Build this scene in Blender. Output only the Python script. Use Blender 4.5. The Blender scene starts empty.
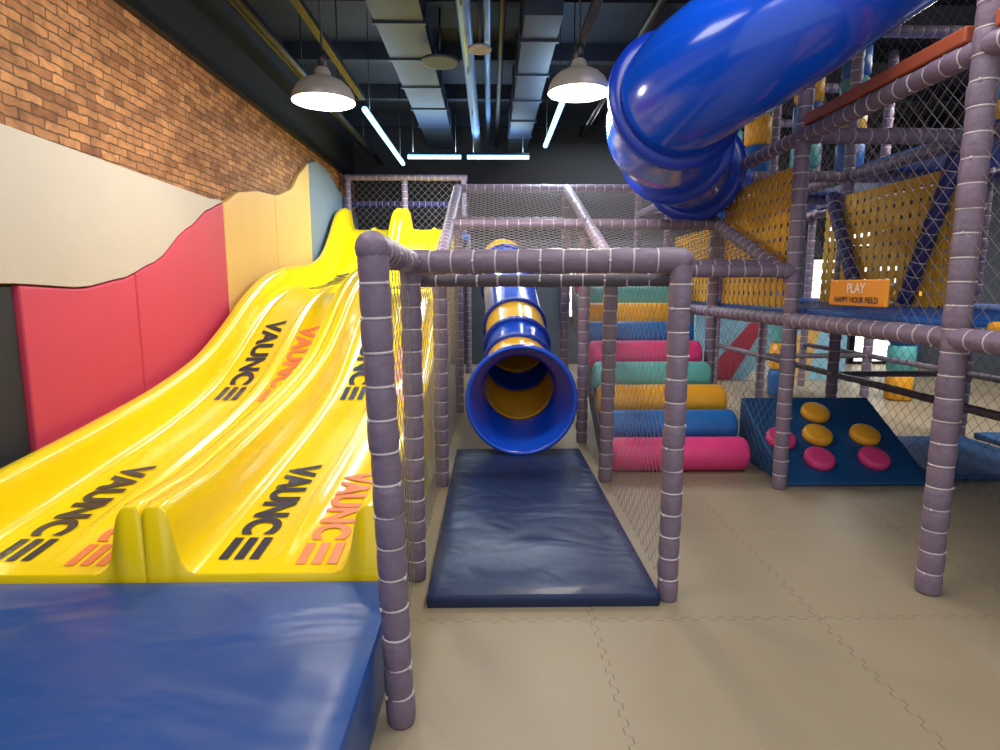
import bpy, bmesh, math, random
from mathutils import Vector, Matrix
random.seed(4)
sc=bpy.context.scene
try:
    sc.view_settings.view_transform='Standard'
except Exception: pass
COL=sc.collection

def lin(r,g,b):
    f=lambda c:(c/255/12.92) if c/255<=0.04045 else ((c/255+0.055)/1.055)**2.4
    return (f(r),f(g),f(b),1)

# ---------- materials ----------
def mat(name,rgb,rough=.5,metal=0,bump=0,bscale=20,var=0,coat=0,emit=None,estr=0,spec=.5,stretch=None,bdist=.02,dist=0,detail=4):
    m=bpy.data.materials.new(name); m.use_nodes=True
    nt=m.node_tree; b=nt.nodes['Principled BSDF']
    c=lin(*rgb)
    b.inputs['Base Color'].default_value=c
    b.inputs['Roughness'].default_value=rough
    b.inputs['Metallic'].default_value=metal
    b.inputs['Specular IOR Level'].default_value=spec
    if coat: 
        b.inputs['Coat Weight'].default_value=coat; b.inputs['Coat Roughness'].default_value=.08
    tc=nt.nodes.new('ShaderNodeTexCoord'); mp=nt.nodes.new('ShaderNodeMapping')
    nt.links.new(tc.outputs['Object'],mp.inputs[0])
    if stretch: mp.inputs['Scale'].default_value=stretch
    n=nt.nodes.new('ShaderNodeTexNoise'); n.inputs['Scale'].default_value=bscale; n.inputs['Detail'].default_value=detail
    n.inputs['Distortion'].default_value=dist
    nt.links.new(mp.outputs[0],n.inputs['Vector'])
    v=var if var else .04
    mx=nt.nodes.new('ShaderNodeMixRGB'); mx.blend_type='MIX'
    mx.inputs[1].default_value=(c[0]*(1-v),c[1]*(1-v),c[2]*(1-v),1)
    mx.inputs[2].default_value=(min(1,c[0]*(1+v)),min(1,c[1]*(1+v)),min(1,c[2]*(1+v)),1)
    nt.links.new(n.outputs['Fac'],mx.inputs[0]); nt.links.new(mx.outputs[0],b.inputs['Base Color'])
    if bump:
        bp=nt.nodes.new('ShaderNodeBump'); bp.inputs['Strength'].default_value=bump; bp.inputs['Distance'].default_value=bdist
        nt.links.new(n.outputs['Fac'],bp.inputs['Height']); nt.links.new(bp.outputs[0],b.inputs['Normal'])
    if emit:
        b.inputs['Emission Color'].default_value=lin(*emit); b.inputs['Emission Strength'].default_value=estr
    return m

M={}
M['foam']=mat('padded_purple_vinyl',(124,108,128),.5,bump=.3,bscale=26,var=.14)
M['tie']=mat('zip_tie',(200,190,194),.5)
M['bolt']=mat('bolt_steel',(60,90,190),.4)
M['foamblue']=mat('navy_foam_cover',(48,50,116),.55,bump=.3,bscale=30,var=.2)
M['foamdark']=mat('dark_foam_cover',(90,82,94),.6,bump=.3,bscale=30,var=.15)
M['yellow']=mat('yellow_gelcoat',(255,220,14),.2,coat=.5,bscale=3,var=.02)
M['navytext']=mat('navy_print',(28,32,62),.35)
M['pinktext']=mat('coral_print',(240,136,84),.35)
M['matblue']=mat('blue_vinyl',(16,70,140),.38,bump=.6,bscale=1.7,var=.07,stretch=(1,1.8,1),bdist=.05,dist=.5,detail=2.5)
M['matnavy']=mat('navy_vinyl',(22,42,84),.36,bump=.5,bscale=2.4,var=.06,stretch=(1,1.6,1),bdist=.05,dist=.5,detail=2.5)
M['tubeblue']=mat('blue_plastic',(10,76,206),.18,coat=.5,bscale=3)
M['tubeorange']=mat('amber_plastic',(255,190,30),.22,coat=.4,bscale=3)
M['flange']=mat('blue_flange',(12,50,165),.3)
M['net']=mat('net_cord',(116,110,112),.8)
M['netlt']=mat('net_cord_grey',(138,132,134),.8)
M['web']=mat('yellow_webbing',(248,190,60),.6,bump=.3,bscale=60,var=.1)
M['pink']=mat('pink_vinyl',(232,66,134),.42,bump=.5,bscale=9,var=.1)
M['teal']=mat('teal_vinyl',(100,185,185),.42,bump=.5,bscale=9,var=.1)
M['rblue']=mat('roller_blue_vinyl',(34,108,185),.42,bump=.5,bscale=9,var=.1)
M['orange']=mat('orange_vinyl',(248,176,44),.42,bump=.5,bscale=9,var=.1)
M['rampblue']=mat('ramp_blue_vinyl',(16,76,128),.5,bump=.3,bscale=6,var=.12)
M['mural_beige']=mat('beige_padding',(192,184,170),.6,bump=.12,bscale=4,var=.04)
M['mural_pink']=mat('coral_padding',(196,60,86),.55,bump=.12,bscale=4,var=.05)
M['mural_yellow']=mat('mustard_padding',(222,180,102),.55,bump=.12,bscale=4,var=.05)
M['mural_grey']=mat('slate_padding',(114,130,144),.55,bump=.12,bscale=4,var=.05)
M['dark']=mat('charcoal_paint',(30,34,42),.7,bscale=6,var=.2)
M['backpaint']=mat('slate_wall_paint',(62,68,80),.7,bscale=2,var=.2)
M['black']=mat('black_metal',(16,17,19),.5,bscale=6,var=.2)
M['duct']=mat('galvanised_duct',(62,78,98),.4,metal=.5,bscale=5,var=.2)
M['ductdark']=mat('insulated_duct',(24,38,58),.6,bscale=5,var=.2)
M['pipe']=mat('pipe_silver',(110,140,180),.35,metal=.4,bscale=5,var=.2)
M['ceil']=mat('ceiling_navy_black',(15,25,40),.8,bscale=3,var=.3)
M['lampout']=mat('enamel_grey',(120,114,108),.35)
M['lampin']=mat('enamel_white',(245,238,225),.5,emit=(255,232,200),estr=1.3)
M['bulb']=mat('bulb_glow',(255,250,235),.5,emit=(255,240,215),estr=9)
M['led']=mat('led_tube',(190,225,255),.5,emit=(120,195,255),estr=4)
M['brown']=mat('rust_board',(176,88,58),.5,var=.1)
M['signo']=mat('sign_orange',(236,150,40),.5)
M['white']=mat('white_print',(240,238,230),.5)
M['window']=mat('daylight_glass',(255,255,250),.5,emit=(255,250,235),estr=1.8)
M['sky']=mat('light_blue_panel',(150,200,225),.5)
M['deck']=mat('deck_blue',(30,92,175),.45,bscale=8,var=.1)

# brick
def brick():
    m=bpy.data.materials.new('old_brick'); m.use_nodes=True; nt=m.node_tree; N=nt.nodes; L=nt.links
    b=N['Principled BSDF']; b.inputs['Roughness'].default_value=.85
    tc=N.new('ShaderNodeTexCoord'); sp=N.new('ShaderNodeSeparateXYZ'); cb=N.new('ShaderNodeCombineXYZ')
    L.new(tc.outputs['Object'],sp.inputs[0]); L.new(sp.outputs[1],cb.inputs[0]); L.new(sp.outputs[2],cb.inputs[1])
    no=N.new('ShaderNodeTexNoise'); no.inputs['Scale'].default_value=14; no.inputs['Detail'].default_value=4; L.new(cb.outputs[0],no.inputs['Vector'])
    ad=N.new('ShaderNodeMixRGB'); ad.blend_type='LINEAR_LIGHT'; ad.inputs[0].default_value=.016
    L.new(cb.outputs[0],ad.inputs[1]); L.new(no.outputs['Color'],ad.inputs[2])
    br=N.new('ShaderNodeTexBrick'); L.new(ad.outputs[0],br.inputs['Vector'])
    br.inputs['Scale'].default_value=1; br.inputs['Brick Width'].default_value=.19; br.inputs['Row Height'].default_value=.055
    br.inputs['Mortar Size'].default_value=.006; br.inputs['Mortar Smooth'].default_value=.5; br.inputs['Bias'].default_value=-.1
    br.inputs['Color1'].default_value=lin(196,142,94); br.inputs['Color2'].default_value=lin(138,90,58); br.inputs['Mortar'].default_value=lin(116,90,66)
    n2=N.new('ShaderNodeTexNoise'); n2.inputs['Scale'].default_value=7; n2.inputs['Detail'].default_value=8; n2.inputs['Roughness'].default_value=.7; L.new(cb.outputs[0],n2.inputs['Vector'])
    cr=N.new('ShaderNodeValToRGB'); cr.color_ramp.elements[0].position=.32; cr.color_ramp.elements[0].color=(.48,.45,.42,1)
    cr.color_ramp.elements[1].position=.68; cr.color_ramp.elements[1].color=(1.25,1.2,1.1,1); L.new(n2.outputs['Fac'],cr.inputs[0])
    mu=N.new('ShaderNodeMixRGB'); mu.blend_type='MULTIPLY'; mu.inputs[0].default_value=1
    L.new(br.outputs['Color'],mu.inputs[1]); L.new(cr.outputs[0],mu.inputs[2]); L.new(mu.outputs[0],b.inputs['Base Color'])
    bp=N.new('ShaderNodeBump'); bp.invert=True; bp.inputs['Strength'].default_value=.8; bp.inputs['Distance'].default_value=.015
    L.new(br.outputs['Fac'],bp.inputs['Height']); L.new(bp.outputs[0],b.inputs['Normal'])
    return m
M['brick']=brick()

def floor_mat():
    m=bpy.data.materials.new('foam_tile_floor'); m.use_nodes=True; nt=m.node_tree; N=nt.nodes; L=nt.links
    b=N['Principled BSDF']; b.inputs['Roughness'].default_value=.42
    tc=N.new('ShaderNodeTexCoord'); sp=N.new('ShaderNodeSeparateXYZ'); L.new(tc.outputs['Object'],sp.inputs[0])
    def ma(op,a,bb=None,c=None):
        n=N.new('ShaderNodeMath'); n.operation=op
        for i,v in enumerate((a,bb,c)):
            if v is None: continue
            if isinstance(v,(int,float)): n.inputs[i].default_value=v
            else: L.new(v,n.inputs[i])
        return n.outputs[0]
    def seam(x,y):
        w=ma('SINE',ma('MULTIPLY',y,2*math.pi/.08))
        w=ma('MULTIPLY',w,2.5); w=ma('MINIMUM',ma('MAXIMUM',w,-1),1)
        xx=ma('ADD',ma('SUBTRACT',x,.45),ma('MULTIPLY',w,.011))
        d=ma('PINGPONG',xx,.5)
        return d
    d=ma('MINIMUM',seam(sp.outputs[0],sp.outputs[1]),seam(sp.outputs[1],sp.outputs[0]))
    mask=ma('LESS_THAN',d,.0028)
    no=N.new('ShaderNodeTexNoise'); no.inputs['Scale'].default_value=1.3; no.inputs['Detail'].default_value=5; L.new(tc.outputs['Object'],no.inputs['Vector'])
    mx=N.new('ShaderNodeMixRGB'); mx.inputs[1].default_value=lin(142,128,106); mx.inputs[2].default_value=lin(160,147,124); L.new(no.outputs['Fac'],mx.inputs[0])
    m2=N.new('ShaderNodeMixRGB'); m2.inputs[2].default_value=lin(118,104,84); L.new(mask,m2.inputs[0]); L.new(mx.outputs[0],m2.inputs[1])
    L.new(m2.outputs[0],b.inputs['Base Color'])
    n3=N.new('ShaderNodeTexNoise'); n3.inputs['Scale'].default_value=160; L.new(tc.outputs['Object'],n3.inputs['Vector'])
    bp=N.new('ShaderNodeBump'); bp.inputs['Strength'].default_value=.15; bp.inputs['Distance'].default_value=.004
    L.new(n3.outputs['Fac'],bp.inputs['Height']); L.new(bp.outputs[0],b.inputs['Normal'])
    return m
M['floor']=floor_mat()

# ---------- builders ----------
def empty(name,loc=(0,0,0)):
    o=bpy.data.objects.new(name,None); o.location=(0,0,0); o.empty_display_size=.2; COL.objects.link(o); return o

class MB:
    def __init__(s): s.v=[];s.f=[];s.m=[]
    def add(s,vs,fs,mi=0):
        o=len(s.v); s.v+= [tuple(x) for x in vs]; s.f+=[[i+o for i in f] for f in fs]; s.m+=[mi]*len(fs)
    def obj(s,name,mats,parent=None,smooth=True,bevel=0,solid=0,recalc=True):
        me=bpy.data.meshes.new(name); me.from_pydata(s.v,[],s.f)
        for k in mats: me.materials.append(M[k])
        for p,mi in zip(me.polygons,s.m): p.material_index=mi; p.use_smooth=smooth
        if recalc:
            bm=bmesh.new(); bm.from_mesh(me); bmesh.ops.recalc_face_normals(bm,faces=bm.faces); bm.to_mesh(me); bm.free()
        o=bpy.data.objects.new(name,me); COL.objects.link(o)
        if parent: o.parent=parent
        if solid:
            md=o.modifiers.new('s','SOLIDIFY'); md.thickness=solid; md.offset=0
        if bevel:
            md=o.modifiers.new('b','BEVEL'); md.width=bevel; md.segments=3; md.limit_method='ANGLE'; md.angle_limit=math.radians(50)
        return o

def frame(d):
    d=Vector(d).normalized(); a=Vector((0,0,1)) if abs(d.z)<.9 else Vector((1,0,0))
    u=d.cross(a).normalized(); w=d.cross(u).normalized(); return d,u,w

def ringed(mb,rings,n,mi=0,cap=True):
    vs=[];fs=[]
    for c,u,w,r in rings:
        for k in range(n):
            a=2*math.pi*k/n; vs.append(c+u*math.cos(a)*r+w*math.sin(a)*r)
    for i in range(len(rings)-1):
        for k in range(n):
            fs.append([i*n+k,i*n+(k+1)%n,(i+1)*n+(k+1)%n,(i+1)*n+k])
    if cap:
        fs.append(list(range(n))); fs.append([len(rings)*n-n+k for k in range(n)])
    mb.add(vs,fs,mi)

def bar(mb,p0,p1,r=.05,mi=0,tie=1,step=.105,n=14):
    p0=Vector(p0);p1=Vector(p1);d,u,w=frame(p1-p0);L=(p1-p0).length
    k=max(1,round(L/step)); rings=[]
    for i in range(k):
        a=i/k; s=1/k; jj=1+random.uniform(-.03,.04)
        ox=u*random.uniform(-.002,.002)+w*random.uniform(-.002,.002)
        for fr,rr in ((.0,.93),(.1,.98*jj),(.3,1.02*jj),(.7,1.02*jj),(.9,.98*jj)):
            rings.append((p0+d*L*(a+s*fr)+ox,u,w,r*rr))
    rings.append((p1,u,w,r*.93))
    ringed(mb,rings,n,mi)
    if tie is not None:
        for i in range(1,k):
            c=p0+d*L*i/k
            ringed(mb,[(c-d*.004,u,w,r*.94),(c-d*.003,u,w,r*.985),(c+d*.003,u,w,r*.985),(c+d*.004,u,w,r*.94)],n,tie)
            h=c+(u*math.cos(i*2.1)+w*math.sin(i*2.1))*r*1.0
            ringed(mb,[(h-d*.006,u,w,.006),(h+d*.006,u,w,.006)],5,tie)

def knob(mb,c,r=.062,mi=0):
    c=Vector(c); u=Vector((1,0,0)); w=Vector((0,1,0)); rings=[]
    for i in range(9):
        a=-math.pi/2+math.pi*i/8
        rings.append((c+Vector((0,0,1))*r*math.sin(a),u,w,max(.002,r*math.cos(a))))
    ringed(mb,rings,14,mi)

def cyl(mb,p0,p1,r,mi=0,n=16,r1=None):
    p0=Vector(p0);p1=Vector(p1);d,u,w=frame(p1-p0)
    ringed(mb,[(p0,u,w,r),(p1,u,w,r if r1 is None else r1)],n,mi)

def boxm(mb,lo,hi,mi=0):
    x0,y0,z0=lo;x1,y1,z1=hi
    mb.add([(x0,y0,z0),(x1,y0,z0),(x1,y1,z0),(x0,y1,z0),(x0,y0,z1),(x1,y0,z1),(x1,y1,z1),(x0,y1,z1)],
           [[0,3,2,1],[4,5,6,7],[0,1,5,4],[1,2,6,5],[2,3,7,6],[3,0,4,7]],mi)
def box(name,lo,hi,mk,parent=None,bevel=0,smooth=False):
    mb=MB(); boxm(mb,lo,hi); return mb.obj(name,[mk],parent,smooth=smooth,bevel=bevel)

def net(mb,poly,s=.07,w=.0023,ribbon=False,ang=45,mi=0):
    P=[Vector(p) for p in poly]; o=P[0]; e1=(P[1]-P[0]).normalized()
    nrm=e1.cross(P[-1]-P[0]).normalized(); e2=nrm.cross(e1)
    q=[((p-o).dot(e1),(p-o).dot(e2)) for p in P]
    for A in (ang,ang+90):
        a=math.radians(A); dx,dy=math.cos(a),math.sin(a); nx,ny=-dy,dx
        cs=[x*nx+y*ny for x,y in q]; c=math.floor(min(cs)/s)*s+s*.5
        while c<max(cs):
            ts=[]
            for i in range(len(q)):
                (x0,y0),(x1,y1)=q[i],q[(i+1)%len(q)]
                c0=x0*nx+y0*ny-c; c1=x1*nx+y1*ny-c
                if c0*c1<0:
                    f=c0/(c0-c1); x=x0+(x1-x0)*f;y=y0+(y1-y0)*f; ts.append(x*dx+y*dy)
            if len(ts)>=2:
                t0,t1=min(ts),max(ts)
                if t1-t0>.01:
                    pa=o+e1*(dx*t0+nx*c)+e2*(dy*t0+ny*c); pb=o+e1*(dx*t1+nx*c)+e2*(dy*t1+ny*c)
                    D=(pb-pa).normalized(); S=nrm.cross(D)
                    if ribbon:
                        hn=nrm*.003*(1 if A==ang else -1)
                        mb.add([pa+S*w/2+hn,pa-S*w/2+hn,pb-S*w/2+hn,pb+S*w/2+hn],[[0,1,2,3]],mi)
                    else:
                        h=w*.6
                        mb.add([pa+S*h,pa-S*h*.5+nrm*h*.87,pa-S*h*.5-nrm*h*.87,pb+S*h,pb-S*h*.5+nrm*h*.87,pb-S*h*.5-nrm*h*.87],
                               [[0,1,4,3],[1,2,5,4],[2,0,3,5]],mi)
            c+=s

def catmull(pts,n):
    P=[Vector(p) for p in pts]; P=[P[0]*2-P[1]]+P+[P[-1]*2-P[-2]]; out=[]
    for i in range(1,len(P)-2):
        for k in range(n):
            t=k/n; a,b,c,d=P[i-1],P[i],P[i+1],P[i+2]
            out.append(.5*((2*b)+(c-a)*t+(2*a-5*b+4*c-d)*t*t+(3*b-a-3*c+d)*t**3))
    out.append(P[-2]); return out

def pipe_frames(pts):
    T=[(pts[min(i+1,len(pts)-1)]-pts[max(i-1,0)]).normalized() for i in range(len(pts))]
    d,u,w=frame(T[0]); fr=[(u,w)]
    for i in range(1,len(pts)):
        u=(u-T[i]*u.dot(T[i])).normalized(); fr.append((u,T[i].cross(u)))
    return T,fr

def text_mesh(body,size,bold=0.0):
    cu=bpy.data.curves.new('t','FONT'); cu.body=body; cu.size=size; cu.offset=bold; cu.align_x='CENTER'; cu.align_y='CENTER'
    ob=bpy.data.objects.new('t',cu); COL.objects.link(ob); bpy.context.view_layer.update()
    dg=bpy.context.evaluated_depsgraph_get(); me=bpy.data.meshes.new_from_object(ob.evaluated_get(dg))
    bpy.data.objects.remove(ob); return me

# ================= ROOM =================
box('floor',(-2.6,-2,-.1),(8,11.3,0),'floor')
cl=MB(); boxm(cl,(-2.6,-2,4.35),(8,11.3,4.45))
for y in (3.2,4.7,6.2,7.7,9.2,10.7): boxm(cl,(-2.45,y,4.15),(8,y+.12,4.36))
cl.obj('ceiling',['ceil'],smooth=False)
wb_=MB(); boxm(wb_,(-2.6,11.3,-.1),(8,11.45,2.3),0); boxm(wb_,(-2.6,11.3,2.3),(8,11.45,4.45),1); wb_.obj('wall_back',['backpaint','dark'],smooth=False)
box('wall_right',(8,-2,-.1),(8.15,11.3,4.45),'backpaint')
wl=MB(); boxm(wl,(-2.6,-2,-.1),(-2.45,11.3,3.33),0); boxm(wl,(-2.6,-2,3.33),(-2.45,11.3,4.45),1)
wl.obj('wall_left',['brick','dark'],smooth=False)
box('trim_left',(-2.45,-2,3.3),(-2.39,11.3,3.38),'black')

# padded mural on left wall
def interp(tab,y):
    if y<=tab[0][0]: return tab[0][1]
    for (a,za),(b,zb) in zip(tab,tab[1:]):
        if y<=b:
            t=(y-a)/(b-a); t=t*t*(3-2*t)*.5+t*.5; return za+(zb-za)*t
    return tab[-1][1]
pinktop=[(-2,1.47),(3.1,1.46),(3.6,1.44),(4.0,1.5),(4.4,1.62),(4.9,1.9),(5.3,2.1),(5.6,2.2)]
yeltop=[(5.6,2.2),(6.0,2.36),(6.5,2.44),(7.0,2.47),(7.5,2.6),(8.0,2.92),(8.3,3.08)]
greytop=[(8.3,3.08),(8.7,3.18),(9.2,3.16),(10,2.95),(11.3,2.7)]
mural=empty('wall_padding_mural')
def panel(nm,y0,y1,fb,ft,mk,x=-2.45,th=.055):
    n=max(2,int((y1-y0)/.12)); mb=MB(); vs=[]
    ys=[y0+.004+(y1-y0-.008)*i/n for i in range(n+1)]
    for y in ys:
        zb,zt=fb(y),ft(y)
        vs+=[(x,y,zb),(x,y,zt),(x+th,y,zt-.004),(x+th,y,zb+.004)]
    fs=[]
    for i in range(n):
        a=i*4;b=a+4
        for k in range(4): fs.append([a+k,a+(k+1)%4,b+(k+1)%4,b+k])
    fs.append([0,1,2,3]); fs.append([n*4+k for k in range(4)])
    mb.add(vs,fs); mb.obj(nm,[mk],mural,smooth=False,bevel=.012)
g=.004
btop=lambda y: 2.31-.02*y if y<5.45 else 2.215
for i,(a,b) in enumerate([(-2,.2),(.2,5.6)]):
    panel('beige_pad_%d'%i,a,b,lambda y:interp(pinktop,y)+g,btop,'mural_beige')
for i,(a,b) in enumerate([(3.12,4.15),(4.15,5.6)]):
    panel('coral_pad_%d'%i,a,b,lambda y:.02,lambda y:interp(pinktop,y),'mural_pink')
for i,(a,b) in enumerate([(5.6,6.95),(6.95,8.3)]):
    panel('mustard_pad_%d'%i,a,b,lambda y:.02,lambda y:interp(yeltop,y),'mural_yellow')
for i,(a,b) in enumerate([(8.3,9.7),(9.7,11.25)]):
    panel('slate_pad_%d'%i,a,b,lambda y:.02,lambda y:interp(greytop,y),'mural_grey')
panel('charcoal_pad',-2,3.12,lambda y:.02,lambda y:1.46,'dark',th=.03)

# ================= WAVE SLIDES =================
bedtab=[(2.3,.305),(2.5,.325),(2.8,.355),(3.46,.43),(4.1,.52),(4.72,.66),(5.2,.86),(5.68,1.1),(6.2,1.30),(6.85,1.42),(7.6,1.47),(8.3,1.60),(8.8,1.86),(9.3,2.2),(9.7,2.34),(10.0,2.36)]
def bed(y):
    T=bedtab
    if y<=T[0][0]: return T[0][1]
    if y>=T[-1][0]: return T[-1][1]
    for i in range(len(T)-1):
        if y<=T[i+1][0]:
            def sl(j):
                a=max(0,j-1);b=min(len(T)-1,j+1); return (T[b][1]-T[a][1])/(T[b][0]-T[a][0])
            h=T[i+1][0]-T[i][0]; t=(y-T[i][0])/h
            return (2*t**3-3*t*t+1)*T[i][1]+(t**3-2*t*t+t)*h*sl(i)+(-2*t**3+3*t*t)*T[i+1][1]+(t**3-t*t)*h*sl(i+1)
HW=.474
def cross():
    h=[(-HW,.19),(-HW+.002,.215),(-HW+.010,.230),(-HW+.025,.236),(-.41,.235),(-.392,.228),(-.375,.205),(-.362,.16),(-.35,.10),(-.335,.045),(-.31,.012),(-.275,0)]
    mid=[(-.15,-.006),(-.03,0),(-.005,.010),(.012,.028),(.03,.034),(.048,.028),(.065,.010),(.09,0),(.18,-.006)]
    return h+mid+[(-x,z) for x,z in reversed(h)]
def rimscale(y):
    s=1.06
    if y<2.7: s+=(2.7-y)*.45
    if y>8.6: s+=min(.35,(y-8.6)*.5)
    return s
def wave_slide(name,xc):
    par=empty(name); C=cross(); ny=180; mb=MB(); vs=[]; fs=[]; W=len(C)+2
    for i in range(ny+1):
        y=2.3+(10.0-2.3)*i/ny; z=bed(y); r=rimscale(y); rd=min(1,max(0,(y-2.35)/.6))
        low=max(.03,z-.75)
        if i==0: r*=.965
        row=[(xc-HW,y,low)]+[(xc+a,y,z+(b*r if abs(a)>.25 else b*rd)) for a,b in C]+[(xc+HW,y,low)]
        vs+=row
    for i in range(ny):
        for k in range(W-1): fs.append([i*W+k,i*W+k+1,(i+1)*W+k+1,(i+1)*W+k])
    mb.add(vs,fs)
    r0=vs[:W]; mb.add([(x,y-.006,z-.008) for x,y,z in r0]+[(x,y-.006,.03) for x,y,z in r0]+r0,[[k,k+1,W+k+1,W+k] for k in range(W-1)]+[[k,k+1,2*W+k+1,2*W+k] for k in range(W-1)])
    mb.obj('slide_bed',['yellow'],par)
    for (y0,y1) in ((2.4,3.4),(4.5,5.75),(7.0,8.4)):
        for off,mk,sz,dy in ((-.15,'navytext',1,0),(.185,'pinktext',.94,-.1)):
            me=text_mesh('VAUNC',.2,.009)
            xs=[v.co.x for v in me.vertices]; hs=[v.co.y for v in me.vertices]
            wx=max(xs)-min(xs); hh=max(hs)-min(hs); L=(y1-y0)*sz; H=.17
            bm=bmesh.new(); bm.from_mesh(me)
            for v in bm.verts:
                v.co.x=(v.co.x-min(xs))/wx*L*.79; v.co.y=(v.co.y-(max(hs)+min(hs))/2)/hh*H
            for j in range(3):
                a=L*.82; b=L; c0=-H/2+j*H*.38; c1=c0+H*.24
                q=[bm.verts.new(c) for c in ((a,c0,0),(b,c0,0),(b,c1,0),(a,c1,0))]; bm.faces.new(q)
            x=.04
            while x<L:
                bmesh.ops.bisect_plane(bm,geom=bm.verts[:]+bm.edges[:]+bm.faces[:],plane_co=(x,0,0),plane_no=(1,0,0)); x+=.04
            for v in bm.verts:
                yy=(y1+dy)-v.co.x; xx=v.co.y
                v.co=Vector((xc+off+xx,yy,bed(yy)+.004))
            m2=bpy.data.meshes.new('lettering'); bm.to_mesh(m2); bm.free(); m2.materials.append(M[mk])
            ob=bpy.data.objects.new('lettering',m2); COL.objects.link(ob); ob.parent=par
wave_slide('wave_slide',-1.86)
wave_slide('wave_slide',-.91)

# mats
def softmat(name,lo,hi,mk,sag=.006):
    """upholstered cushion: gridded top with slight puffing, rounded edge"""
    par=empty(name); mb=MB(); nx=int((hi[0]-lo[0])/.03); ny=int((hi[1]-lo[1])/.03)
    vs=[];fs=[]
    creases=[(random.uniform(lo[0],hi[0]),random.uniform(lo[1],hi[1]),random.uniform(0,math.pi),random.uniform(.15,.4),random.uniform(.4,1)) for _ in range(int(10*(hi[0]-lo[0])*(hi[1]-lo[1])))]
    for j in range(ny+1):
        for i in range(nx+1):
            x=lo[0]+(hi[0]-lo[0])*i/nx; y=lo[1]+(hi[1]-lo[1])*j/ny
            dx=min(x-lo[0],hi[0]-x); dy=min(y-lo[1],hi[1]-y); dd=min(dx,dy)
            f=min(1,dd/.12)
            z=hi[2]-(.012 if dd<.01 else .004 if dd<.04 else 0)+sag*(math.sin(x*5.1+math.sin(y*3)*1.3)*math.sin(y*4.3+x*1.7))*f
            for cx,cy,ca,cl_,ch in creases:
                ux=(x-cx)*math.cos(ca)+(y-cy)*math.sin(ca); uy=-(x-cx)*math.sin(ca)+(y-cy)*math.cos(ca)+.25*ux*ux
                if abs(ux)<cl_ and abs(uy)<.12: z+=sag*.6*ch*f*math.exp(-(uy/.035)**2)*(1-(ux/cl_)**2)
            vs.append((x,y,z))
    W=nx+1
    for j in range(ny):
        for i in range(nx): fs.append([j*W+i,j*W+i+1,(j+1)*W+i+1,(j+1)*W+i])
    mb.add(vs,fs)
    zt=hi[2]-.012
    edge=[vs[i] for i in range(W)]+[vs[j*W+nx] for j in range(1,ny+1)]+[vs[ny*W+i] for i in range(nx-1,-1,-1)]+[vs[j*W] for j in range(ny-1,0,-1)]
    n=len(edge)
    def out(p,o): return (p[0]+(o if abs(p[0]-hi[0])<1e-6 else -o if abs(p[0]-lo[0])<1e-6 else 0), p[1]+(o if abs(p[1]-hi[1])<1e-6 else -o if abs(p[1]-lo[1])<1e-6 else 0))
    rows=[[(p[0],p[1],p[2]) for p in edge]]
    for o,z in ((.006,zt-.01),(.008,zt-.03 if zt>.15 else zt-.02),(.008,(zt)/2),(.004,.01),(0,0)):
        rows.append([(*out(p,o),z) for p in edge])
    vv=[q for r in rows for q in r]; ff=[]
    for r in range(len(rows)-1):
        for k in range(n): ff.append([r*n+k,r*n+(k+1)%n,(r+1)*n+(k+1)%n,(r+1)*n+k])
    mb.add(vv,ff)
    o=mb.obj('cushion',[mk],par)
    return par
softmat('slide_landing_mat',(-2.38,-1.2,0),(-.385,2.26,.3),'matblue',.006)
softmat('tube_slide_landing_mat',(-.285,2.56,0),(.77,5.05,.075),'matnavy',.006)

# slide platform at the top
sp=empty('slide_tower'); mb=MB()
boxm(mb,(-2.38,10.02,2.2),(-.35,11.2,2.3),2)
for x in (-2.3,-1.38,-.42):
    bar(mb,(x,10.1,2.32),(x,10.1,3.2),.05); 
bar(mb,(-.36,10.1,.0),(-.36,10.1,2.3),.05)
bar(mb,(-2.35,10.1,3.2),(-.36,10.1,3.2),.05)
bar(mb,(-2.35,10.6,2.85),(-.36,10.6,2.85),.05,3)
mb.obj('tower_frame',['foam','tie','deck','foamblue'],sp)
nb=MB(); net(nb,[(-2.3,10.15,2.35),(-.4,10.15,2.35),(-.4,10.15,3.2),(-2.3,10.15,3.2)],.08,.005)
nb.obj('tower_net',['netlt'],sp)

# ================= FRONT NET ENCLOSURE + SLOPED ROOF =================
en=empty('netted_play_enclosure'); mb=MB()
H=1.565
def roofz(y): return 1.58+.36*(y-4.25)
A0=(-.30,1.84);A0t=(-.353,1.84);A1=(-.37,2.84);A2=(-.355,4.28);A3=(-.355,6.9)
B1=(.83,2.63);B2=(.87,4.36);B3=(.86,5.5);B4=(.86,6.9)
C2=(2.03,4.17);C4=(2.0,6.9)
def post(p,z1,z0=0.0,r=.05,mi=0): bar(mb,(p[0],p[1],z0),(p[0],p[1],z1),r,mi)
bar(mb,(-.30,1.84,0),(-.353,1.84,H),.047)
post(A1,H,r=.047);post(A2,roofz(4.28)-.02);post(A3,roofz(6.9))
post(B1,H,r=.047);post(B2,roofz(4.36)-.02);post(B3,roofz(5.5)-.05);post(B4,roofz(6.9));
for p in (A0t,A1,B1): knob(mb,(p[0],p[1],H),.053)
for p in (A2,B2): knob(mb,(p[0],p[1],roofz(p[1])),.055)
def b3(a,b,z0,z1=None,r=.05,mi=0): bar(mb,(a[0],a[1],z0),(b[0],b[1],z1 if z1 is not None else z0),r,mi)
b3(A0t,A1,H,r=.05);b3(A1,A2,H);b3(A1,B1,H,r=.054);b3(B1,B2,H)
b3((-.36,3.0),(.84,2.8),H-.085,r=.03,mi=2)
for a,b in ((A2,A3),(B2,B4),(C2,C4)): b3(a,b,roofz(a[1]),roofz(b[1]))
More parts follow.
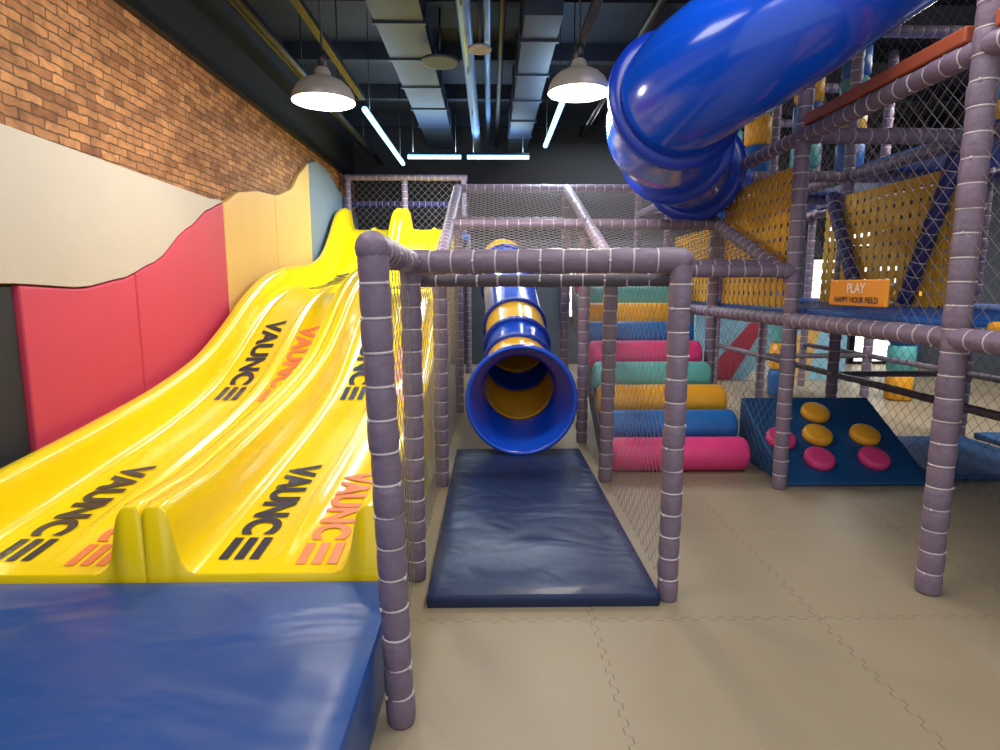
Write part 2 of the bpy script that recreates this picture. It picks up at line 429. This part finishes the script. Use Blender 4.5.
for y in (4.3,5.4,6.9):
    bar(mb,(-.355,y,roofz(y)),(.86,y,roofz(y)),.045); bar(mb,(.86,y,roofz(y)),(2.0,y,roofz(y)),.045)
bar(mb,(-.355,6.9,roofz(6.9)-.35),(.86,6.9,roofz(6.9)-.35),.04)
mb.obj('padded_frame',['foam','tie','foamdark'],en)
nb=MB()
def vnet(a,b,z0,z1a,z1b=None,z0b=None):
    z1b=z1a if z1b is None else z1b; z0b=z0 if z0b is None else z0b
    net(nb,[(a[0],a[1],z0),(b[0],b[1],z0b),(b[0],b[1],z1b),(a[0],a[1],z1a)])
vnet(A1,A2,.05,H); vnet(A2,A3,.05,roofz(4.28),roofz(6.9)); vnet((-.33,1.84),A1,.05,H)
vnet(B1,B2,.02,H); vnet(B2,B4,.02,roofz(4.36),roofz(6.9))
net(nb,[(-.355,4.28,roofz(4.28)),(.86,4.28,roofz(4.28)),(.86,6.9,roofz(6.9)),(-.355,6.9,roofz(6.9))],.058,.0045)
net(nb,[(.86,4.28,roofz(4.28)),(2.0,4.28,roofz(4.28)),(2.0,6.9,roofz(6.9)),(.86,6.9,roofz(6.9))],.058,.0045)
net(nb,[(-.37,2.84,H),(.85,2.7,H),(.87,4.28,H),(-.355,4.28,H)])
nb.obj('safety_net',['netlt'],en)

# ================= TUBE SLIDES =================
def tube(name,pts,r,segs,mats,lip=None,fl=.05,nn=14,bolts=True,lipl=.26):
    par=empty(name); P=catmull(pts,nn); T,F=pipe_frames(P)
    cum=[0]
    for a,b in zip(P,P[1:]): cum.append(cum[-1]+(b-a).length)
    tot=cum[-1]; mb=MB(); n=48
    def at(s):
        for i in range(len(P)-1):
            if s<=cum[i+1] or i==len(P)-2:
                t=(s-cum[i])/(cum[i+1]-cum[i]); 
                c=P[i].lerp(P[i+1],t); u=F[i][0].lerp(F[i+1][0],t).normalized(); tt=T[i].lerp(T[i+1],t).normalized()
                u=(u-tt*u.dot(tt)).normalized(); return c,u,tt.cross(u),tt
    def rad(s):
        return r+lip*(1-s/lipl)**1.5 if (lip and s<lipl) else r
    s0=0
    for j,(s1,mi) in enumerate(segs):
        s1=min(s1,tot); k=max(3,int((s1-s0)/.04)); rings=[]
        for i in range(k+1):
            s=s0+(s1-s0)*i/k; c,u,w,t=at(s); rings.append((c,u,w,rad(s)))
        ringed(mb,rings,n,mi,cap=False); s0=s1
        if s1>=tot: break
    o=mb.obj('tube_shell',mats,par,solid=.014)
    fb=MB(); 
    ss=[s for s,_ in segs if s<tot]
    for s in ss:
        c,u,w,t=at(s); r_=rad(s)
        ringed(fb,[(c-t*.02,u,w,r_+.004),(c-t*.018,u,w,r_+fl),(c-t*.001,u,w,r_+fl),(c,u,w,r_+fl-.006),(c+t*.001,u,w,r_+fl),(c+t*.018,u,w,r_+fl),(c+t*.02,u,w,r_+.004)],n,0,cap=False)
        if bolts:
            for q in range(16):
                a=2*math.pi*q/16; h=c+(u*math.cos(a)+w*math.sin(a))*(r_+fl*.6)
                cyl(fb,h-t*.026,h+t*.026,.007,1,6)
    fb.obj('joint_flanges',['flange','bolt'],par)
    if lip:
        lb=MB(); c,u,w,t=at(0); R=r+lip; vs=[];fs=[]; a0=n; b0=10
        for i in range(a0):
            a=2*math.pi*i/a0; rd=u*math.cos(a)+w*math.sin(a)
            for k in range(b0):
                b=2*math.pi*k/b0; vs.append(c+rd*(R+.02*math.cos(b))+t*.02*math.sin(b))
        for i in range(a0):
            for k in range(b0): fs.append([i*b0+k,i*b0+(k+1)%b0,((i+1)%a0)*b0+(k+1)%b0,((i+1)%a0)*b0+k])
        lb.add(vs,fs); lb.obj('mouth_rim',[mats[0]],par)
    return par
tube('tube_slide',[(.255,4.80,.535),(.26,5.2,.53),(.27,5.7,.6),(.28,6.4,.9),(.25,7.3,1.3),(.21,8.2,1.68),(.2,9.2,1.84)],.315,
     [(.62,0),(1.15,1),(1.5,0),(1.95,1),(3.0,0),(3.6,0),(9,1)],['tubeblue','tubeorange'],lip=.125,fl=.04,lipl=.6)
tube('spiral_tube_slide',[(3.1,3.35,3.72),(2.6,3.3,3.5),(2.0,3.27,3.14),(1.5,3.36,2.8),(1.16,3.68,2.6),(1.16,4.25,2.52),(1.45,4.8,2.5),(1.78,5.4,2.45),(2.15,5.9,2.45)],.355,
     [(.5,0),(2.52,0),(3.5,0),(4.3,0),(9,0)],['tubeblue'],fl=.075,bolts=False)

# ================= ROLLER STAIRCASE =================
rs=empty('roller_staircase'); cols=['pink','rblue','orange','teal','pink','rblue','orange','teal','pink']
for i,cn in enumerate(cols):
    y=4.62+.255*i; z=.135+.17*i; mb=MB(); x0,x1=.94,1.985+(.05 if i<3 else 0); R=.134
    prof=[(0,.02),(0,.085),(.006,.115),(.02,.128),(.05,R),(.2,R*1.01),(.3,R*.99),(.5,R*1.01),(.75,R),(.95,R),(.98,.128),(.994,.115),(1,.085),(1,.02)]
    u=Vector((0,1,0)); w=Vector((0,0,1))
    ringed(mb,[(Vector((x0+(x1-x0)*a,y,z)),u,w,r) for a,r in prof],32,0)
    mb.obj('roller_%d'%(i+1),[cn],rs)
mb=MB()
for x in (.955,1.97):
    mb.add([(x-.02,4.6,.0),(x+.02,4.6,.0),(x+.02,6.9,1.45),(x-.02,6.9,1.45),(x-.02,6.9,1.2),(x+.02,6.9,1.2),(x-.02,4.95,0),(x+.02,4.95,0)],[[0,1,2,3],[3,2,5,4],[4,5,7,6],[6,7,1,0],[0,3,4,6],[1,7,5,2]])
mb.obj('stringers',['foamdark'],rs,smooth=False)

# ================= RIGHT CLIMBING FRAME =================
cf=empty('climbing_frame_tower'); mb=MB()
xs=[2.1,3.3,4.6]; ys=[2.67,4.17,5.67,7.2,8.7]
for x in xs:
    for y in ys:
        top=4.1
        if x==2.1 and y in (5.67,): top=2.02
        post((x,y),top,r=.053 if (x==2.1 and y==2.67) else .05)
Z1=1.22;Z2=2.45
for z in (Z1,Z2,3.7):
    for x in xs:
        for i in range(len(ys)-1):
            if x==2.1 and z==Z2 and i==2: continue
            if x==2.1 and z==3.7 and i<1: continue
            if x==2.1 and z==Z2 and i==1:
                bar(mb,(x,ys[1],z),(x,5.1,z),.05); continue
            bar(mb,(x,ys[i],z),(x,ys[i+1],z),.05)
        if not(x==2.1 and z==3.7): bar(mb,(x,2.67,z),(x,.9,z),.05)
    for y in ys:
        for i in range(2):
            if z==3.7 and y==2.67 and i==0: continue
            bar(mb,(xs[i],y,z),(xs[i+1],y,z),.05)
for x in (3.3,4.6):
    for i in range(4): bar(mb,(x,ys[i],.62),(x,ys[i+1],.62),.03,2,None)
for y in (5.67,7.2): bar(mb,(3.3,y,.62),(4.6,y,.62),.03,2,None)
bar(mb,(2.1,4.17,1.56),(2.03,4.17,1.56),.05)
bar(mb,(.9,4.3,1.56),(2.1,4.2,1.56),.045)
bar(mb,(3.2,5.75,2.3),(3.2,5.2,1.33),.055,3); bar(mb,(3.2,4.22,2.35),(3.2,4.62,1.33),.055,3)
bar(mb,(3.2,7.1,2.4),(3.2,6.3,1.33),.05,3)
mb.obj('padded_frame',['foam','tie','foamdark','foamblue'],cf)
d=MB(); boxm(d,(2.17,2.74,1.24),(3.22,4.1,1.30),0); boxm(d,(2.17,4.24,1.24),(3.22,5.6,1.30),0);boxm(d,(2.17,5.74,1.24),(3.22,8.6,1.30),0)
boxm(d,(2.17,.95,1.24),(3.22,2.6,1.30),1); boxm(d,(3.38,.95,1.24),(4.5,8.6,1.30),0)
boxm(d,(3.38,2.7,2.5),(4.5,8.6,2.56),0); boxm(d,(2.2,7.3,2.5),(3.22,8.6,2.56),1)
d.obj('deck_pads',['deck','orange'],cf,smooth=False,bevel=.02)
d=MB(); boxm(d,(2.06,2.75,2.5),(2.14,4.1,2.57),0); boxm(d,(2.06,.9,2.5),(2.14,2.6,2.57),0); d.obj('edge_board',['brown'],cf,smooth=False,bevel=.01)
nb=MB()
def pn(a,b,z0,z1,s=.07):
    net(nb,[(a[0],a[1],z0),(b[0],b[1],z0),(b[0],b[1],z1),(a[0],a[1],z1)],s,.0025)
pn((2.1,.9),(2.1,2.67),1.25,2.45);pn((2.1,2.67),(2.1,4.17),1.25,2.45,.06);pn((2.1,.9),(2.1,2.67),2.5,3.7);
pn((2.1,3.68),(2.1,4.17),2.5,4.0)
pn((2.1,4.17),(2.1,5.67),.03,1.2);pn((2.1,4.17),(2.1,5.1),2.5,3.7,.08)
pn((2.1,4.17),(2.1,5.67),1.25,2.45);pn((2.1,5.67),(2.1,7.2),.03,1.2);pn((2.1,5.67),(2.1,7.2),1.25,2.05)
pn((3.3,2.67),(3.3,4.17),.03,1.2,.07);pn((3.3,4.17),(3.3,5.67),.03,1.2,.07);pn((2.1,5.67),(3.3,5.67),.03,1.2,.08)
pn((3.3,2.67),(3.3,7.2),2.5,3.7,.08);pn((2.1,7.2),(3.3,7.2),2.5,3.7,.08);pn((3.3,7.2),(4.6,7.2),1.25,3.7,.08)
pn((4.6,2.67),(4.6,7.2),1.25,2.45,.08)
nb.obj('safety_net',['net'],cf)
wb=MB()
def web(a,b,z0,z1): net(wb,[(a[0],a[1],z0),(b[0],b[1],z0),(b[0],b[1],z1),(a[0],a[1],z1)],.1,.066,True,0)
web((2.17,4.24),(2.17,5.6),1.3,2.3); web((2.17,5.74),(2.17,7.1),1.3,2.02); web((3.27,4.24),(3.27,5.95),1.3,2.28)
wb.obj('webbing_panel',['web'],cf,smooth=False,solid=.004)
hc=MB()
for k,(x,y) in enumerate(((2.75,6.4),(2.7,7.0),(3.05,6.0),(3.6,6.2),(3.9,4.9))):
    z=2.58; j=k
    while z<3.9:
        u=Vector((1,0,0));w=Vector((0,1,0)); R=.13
        ringed(hc,[(Vector((x,y,z)),u,w,R*.8),(Vector((x,y,z+.03)),u,w,R),(Vector((x,y,z+.27)),u,w,R),(Vector((x,y,z+.3)),u,w,R*.8)],18,j%3); z+=.3; j+=1
# bolsters under the deck on the far side
for k,(x,y) in enumerate(((3.9,7.9),(5.3,7.6),(5.9,8.4))):
    z=.0; j=k
    while z<1.1:
        u=Vector((1,0,0));w=Vector((0,1,0)); R=.16
        ringed(hc,[(Vector((x,y,z)),u,w,R*.8),(Vector((x,y,z+.03)),u,w,R),(Vector((x,y,z+.33)),u,w,R),(Vector((x,y,z+.36)),u,w,R*.8)],18,j%3); z+=.36; j+=1
hc.obj('coloured_bolsters',['rblue','orange','teal'],cf)

# sign
sg=empty('hanging_sign'); box('board',(2.025,3.06,1.345),(2.045,3.58,1.49),'signo',sg,bevel=.008)
def sign_text(body,size,yc,zc,x,par,mk='white'):
    me=text_mesh(body,size,.0008)
    for v in me.vertices:
        a,b=v.co.x,v.co.y; v.co=Vector((x,yc-a,zc+b))
    me.materials.append(M[mk]); o=bpy.data.objects.new('lettering',me); COL.objects.link(o); o.parent=par
sign_text('HAPPY HOUR FIELD',.045,3.32,1.377,2.022,sg,'navytext'); sign_text('PLAY',.075,3.32,1.44,2.022,sg)
cb=MB()
for y in (3.12,3.52): cyl(cb,(2.045,y,1.46),(2.1,y,1.46),.006); cyl(cb,(2.045,y,1.37),(2.1,y,1.37),.006)
cb.obj('net_clips',['tie'],sg)

# ================= CLIMBING RAMP =================
rp=empty('climbing_ramp'); mb=MB(); x0,x1=2.16,3.26; ya,yb,zb=4.2,5.06,.51
mb.add([(x0,ya,0),(x1,ya,0),(x1,yb,0),(x0,yb,0),(x0,ya,.03),(x1,ya,.03),(x1,yb,zb),(x0,yb,zb)],
       [[0,3,2,1],[4,5,6,7],[0,1,5,4],[1,2,6,5],[2,3,7,6],[3,0,4,7]])
mb.obj('ramp_wedge',['rampblue'],rp,smooth=False,bevel=.015)
sl=math.atan2(zb-.03,yb-ya); nv=Vector((0,-math.sin(sl),math.cos(sl))); tv=Vector((0,math.cos(sl),math.sin(sl))); xv=Vector((1,0,0))
for i,(x,t,cn) in enumerate(((2.50,.22,'pink'),(2.92,.22,'pink'),(2.60,.48,'orange'),(2.98,.48,'orange'),(2.70,.75,'orange'),(2.29,.44,'pink'))):
    c=Vector((x,ya,.03))+tv*t; m=MB(); R=.112
    ringed(m,[(c,xv,tv,R*.97),(c+nv*.02,xv,tv,R),(c+nv*.05,xv,tv,R*.95),(c+nv*.062,xv,tv,R*.75),(c+nv*.065,xv,tv,R*.3)],28,0)
    m.obj('foothold_%d'%(i+1),[cn],rp)
box('low_blue_mat',(4.68,2.9,0),(6.6,5.6,.06),'rampblue',None,bevel=.02)
box('floor_play_mat',(3.4,4.3,0),(4.5,5.5,.05),'rampblue',None,bevel=.02)

# ================= BACK OF ROOM =================
pm=empty('painted_partition'); mb=MB()
boxm(mb,(3.2,9.3,0),(5.6,9.38,1.05),0)
y=9.296
mb.add([(3.3,y,0),(3.8,y,0),(4.3,y,.9),(4.05,y,.9)],[[0,1,2,3]],1)
mb.add([(4.5,y,0),(5.0,y,0),(5.2,y,1.0),(4.8,y,.7)],[[0,1,2,3]],2)
mb.add([(4.0,y,.0),(4.35,y,0),(4.5,y,.5)],[[0,1,2]],3)
mb.obj('panels',['sky','mural_pink','mural_yellow','white'],pm,smooth=False)
for i,(x,z0,w,h) in enumerate(((1.35,.9,.4,.8),(6.0,.05,.6,1.9),(6.9,.05,.7,1.9),(6.2,2.2,1.0,.35))):
    p=empty('window_%d'%(i+1)); box('glass',(x,11.25,z0),(x+w,11.29,z0+h),'window',p)
    mb=MB(); boxm(mb,(x-.04,11.2,z0-.04),(x+w+.04,11.3,z0));boxm(mb,(x-.04,11.2,z0+h),(x+w+.04,11.3,z0+h+.04));boxm(mb,(x-.04,11.2,z0),(x,11.3,z0+h));boxm(mb,(x+w,11.2,z0),(x+w+.04,11.3,z0+h))
    boxm(mb,(x+w/2-.015,11.22,z0),(x+w/2+.015,11.28,z0+h))
    mb.obj('window_frame',['black'],p,smooth=False)

# ================= CEILING SERVICES =================
def pendant(x,y,z,nm='pendant_lamp'):
    p=empty(nm); u=Vector((1,0,0));w=Vector((0,1,0)); m=MB()
    prof=[(.208,0),(.207,.02),(.2,.05),(.178,.09),(.14,.125),(.09,.15),(.058,.16),(.052,.195),(.04,.215),(.02,.225),(.012,.24)]
    ringed(m,[(Vector((x,y,z+h)),u,w,r) for r,h in prof],40,0,cap=False)
    inn=[(.208,0),(.2,.02),(.19,.05),(.16,.085),(.1,.115),(.03,.13)]
    ringed(m,[(Vector((x,y,z+h)),u,w,r-.001) for r,h in inn],40,1,cap=False)
    ringed(m,[(Vector((x,y,z+.006)),u,w,.001),(Vector((x,y,z)),u,w,.08),(Vector((x,y,z+.012)),u,w,.15),(Vector((x,y,z+.05)),u,w,.155),(Vector((x,y,z+.08)),u,w,.08)],28,2,cap=False)
    cyl(m,(x,y,z+.23),(x,y,4.35),.008,3,8); cyl(m,(x,y,z+.21),(x,y,z+.31),.03,3,14)
    m.obj('shade',['lampout','lampin','bulb','black'],p)
    l=bpy.data.lights.new('lamp_light','POINT'); l.energy=60; l.color=(1,.92,.8); l.shadow_soft_size=.1
    o=bpy.data.objects.new('lamp_light',l); o.location=(x,y,z-.14); COL.objects.link(o); o.parent=p
pendant(-1.115,4.28,2.68); pendant(.605,4.3,2.75)

def strip(a,b,nm='led_strip_light',e=42):
    p=empty(nm); a=Vector(a);b=Vector(b); m=MB(); cyl(m,a,b,.03,0,10)
    o2=Vector((0,0,.04)); cyl(m,a+o2,b+o2,.02,1,8)
    for t in (.1,.9):
        c=a.lerp(b,t); cyl(m,c+o2,(c.x,c.y,4.35),.004,1,6)
    m.obj('tube',['led','black'],p)
    d=b-a
    for up in (0,1):
        l=bpy.data.lights.new('strip_light','AREA'); l.shape='RECTANGLE'
        l.size=d.length if abs(d.x)>abs(d.y) else .05; l.size_y=.05 if abs(d.x)>abs(d.y) else d.length
        l.energy=e*(.4 if up else 1); l.color=(.5,.75,1) if up else (.78,.9,1)
        o=bpy.data.objects.new('strip_light',l); o.location=(a+b)/2+Vector((0,0,.07 if up else -.035)); COL.objects.link(o); o.parent=p
        if up: o.rotation_euler=(math.pi,0,0)
strip((-1.3,6.6,3.28),(-1.3,9.4,3.28)); strip((.73,6.4,3.28),(.73,8.2,3.28)); strip((-1.2,9.2,3.34),(-.42,9.2,3.34)); strip((-.33,9.2,3.34),(.58,9.2,3.34))
tk=MB(); boxm(tk,(-1.33,1,3.34),(-1.27,6.5,3.39)); boxm(tk,(.7,1,3.34),(.76,6.3,3.39))
for y in (1.5,3.5,5.5):
    for x in (-1.3,.73): cyl(tk,(x,y,3.38),(x,y,4.35),.006,0,6)
tk.obj('lighting_track',['black'],smooth=False)

pp=empty('overhead_pipework'); m=MB()
cyl(m,(-.22,2,3.72),(-.2,11,3.72),.06,0); cyl(m,(-.02,3,3.95),(-.02,11,3.95),.035,0); cyl(m,(.12,3,3.9),(.12,11,3.9),.03,1)
cyl(m,(-2.3,5.2,4.05),(1.9,5.2,4.05),.05,1); cyl(m,(-1.9,2,3.6),(-1.9,11,3.6),.04,1)
cyl(m,(-2.1,2,3.75),(-2.1,11,3.75),.025,1)
cyl(m,(1.6,3.8,4.08),(1.6,11,4.08),.05,1)
for y in (3.5,5,6.5,8,9.5):
    for x in (-.22,-1.9): cyl(m,(x,y,3.6),(x,y,4.35),.006,1,6)
m.obj('pipes',['pipe','black'],pp)
dd=empty('air_duct'); m=MB(); boxm(m,(.3,5.4,3.7),(.62,11,4.08),0); boxm(m,(-1.05,5.4,3.85),(-.6,11,4.08),0)
for y in (5.9,6.8,7.7,8.6,9.5): boxm(m,(.28,y,3.68),(.64,y+.04,4.1),0); boxm(m,(-1.07,y,3.83),(-.58,y+.04,4.1),0)
m.obj('duct_body',['ductdark'],dd,smooth=False)
ac=empty('air_conditioning_unit'); m=MB(); boxm(m,(-.95,4.2,3.75),(-.4,4.65,4.08),0)
for k in range(6): boxm(m,(-.93+.09*k,4.19,3.78),(-.88+.09*k,4.2,4.06),1)
m.obj('unit_body',['duct','black'],ac,smooth=False,bevel=.01)
def disc(nm,x,y,z,r,mk):
    p=empty(nm); m=MB(); u=Vector((1,0,0));w=Vector((0,1,0))
    for q in (1,.72,.44): ringed(m,[(Vector((x,y,z+(1-q)*.05)),u,w,r*q),(Vector((x,y,z-.02+(1-q)*.03)),u,w,r*q*.97),(Vector((x,y,z-.02+(1-q)*.03)),u,w,r*q*.8)],28,0 if q!=.72 else 1)
    cyl(m,(x,y,z),(x,y,4.35),.012,1,8); m.obj('body',[mk,'black'],p)
disc('air_diffuser',-.50,6.5,3.72,.2,'ductdark'); disc('round_speaker',-.08,5.35,3.42,.1,'lampout')
m=MB(); boxm(m,(-1.42,4.1,3.42),(-1.2,4.4,3.55)); cyl(m,(-1.3,4.25,3.55),(-1.3,4.25,4.3),.02); m.obj('cable_junction_box',['duct'],smooth=False,bevel=.01)

# ================= LIGHT =================
w=bpy.data.worlds.new('World'); sc.world=w; w.use_nodes=True
bg=w.node_tree.nodes['Background']; bg.inputs[0].default_value=(.9,.94,1,1); bg.inputs[1].default_value=.82
def area(nm,loc,sx,sy,e,col,rot=(0,0,0)):
    l=bpy.data.lights.new(nm,'AREA'); l.shape='RECTANGLE'; l.size=sx;l.size_y=sy;l.energy=e;l.color=col
    o=bpy.data.objects.new(nm,l); o.location=loc; o.rotation_euler=rot; COL.objects.link(o)
area('ceiling_fill_light',(1.4,2.4,4.0),1.6,1.6,62,(1,.97,.93))  # out-of-view area lights added as room fill, no actual ceiling panels
area('ceiling_fill_light',(-1.2,1.6,3.9),1.4,1.4,55,(1,.97,.93))
area('ceiling_fill_light',(5.6,6.0,4.05),1.2,3,200,(1,.96,.9))  # this and the next: added fill to brighten the right and rear
area('ceiling_fill_light',(2.6,9.8,4.05),3,.8,130,(.9,.95,1))
area('ceiling_fill_light',(.8,-.8,3.9),3,1.5,70,(1,.98,.95))
area('under_deck_fill',(2.7,7.9,1.17),.6,.6,16,(1,.97,.94))  # added fill lights below the decks, no fixture here
area('under_deck_fill',(3.9,6.4,1.17),.6,.6,12,(1,.97,.94))

cam=bpy.data.cameras.new('camera'); cam.lens=21.6; cam.sensor_width=36; cam.clip_start=.05
co=bpy.data.objects.new('camera',cam); COL.objects.link(co); co.location=(0,0,1.45)
co.rotation_euler=(math.radians(90-8.35),0,math.radians(-.95)); sc.camera=co
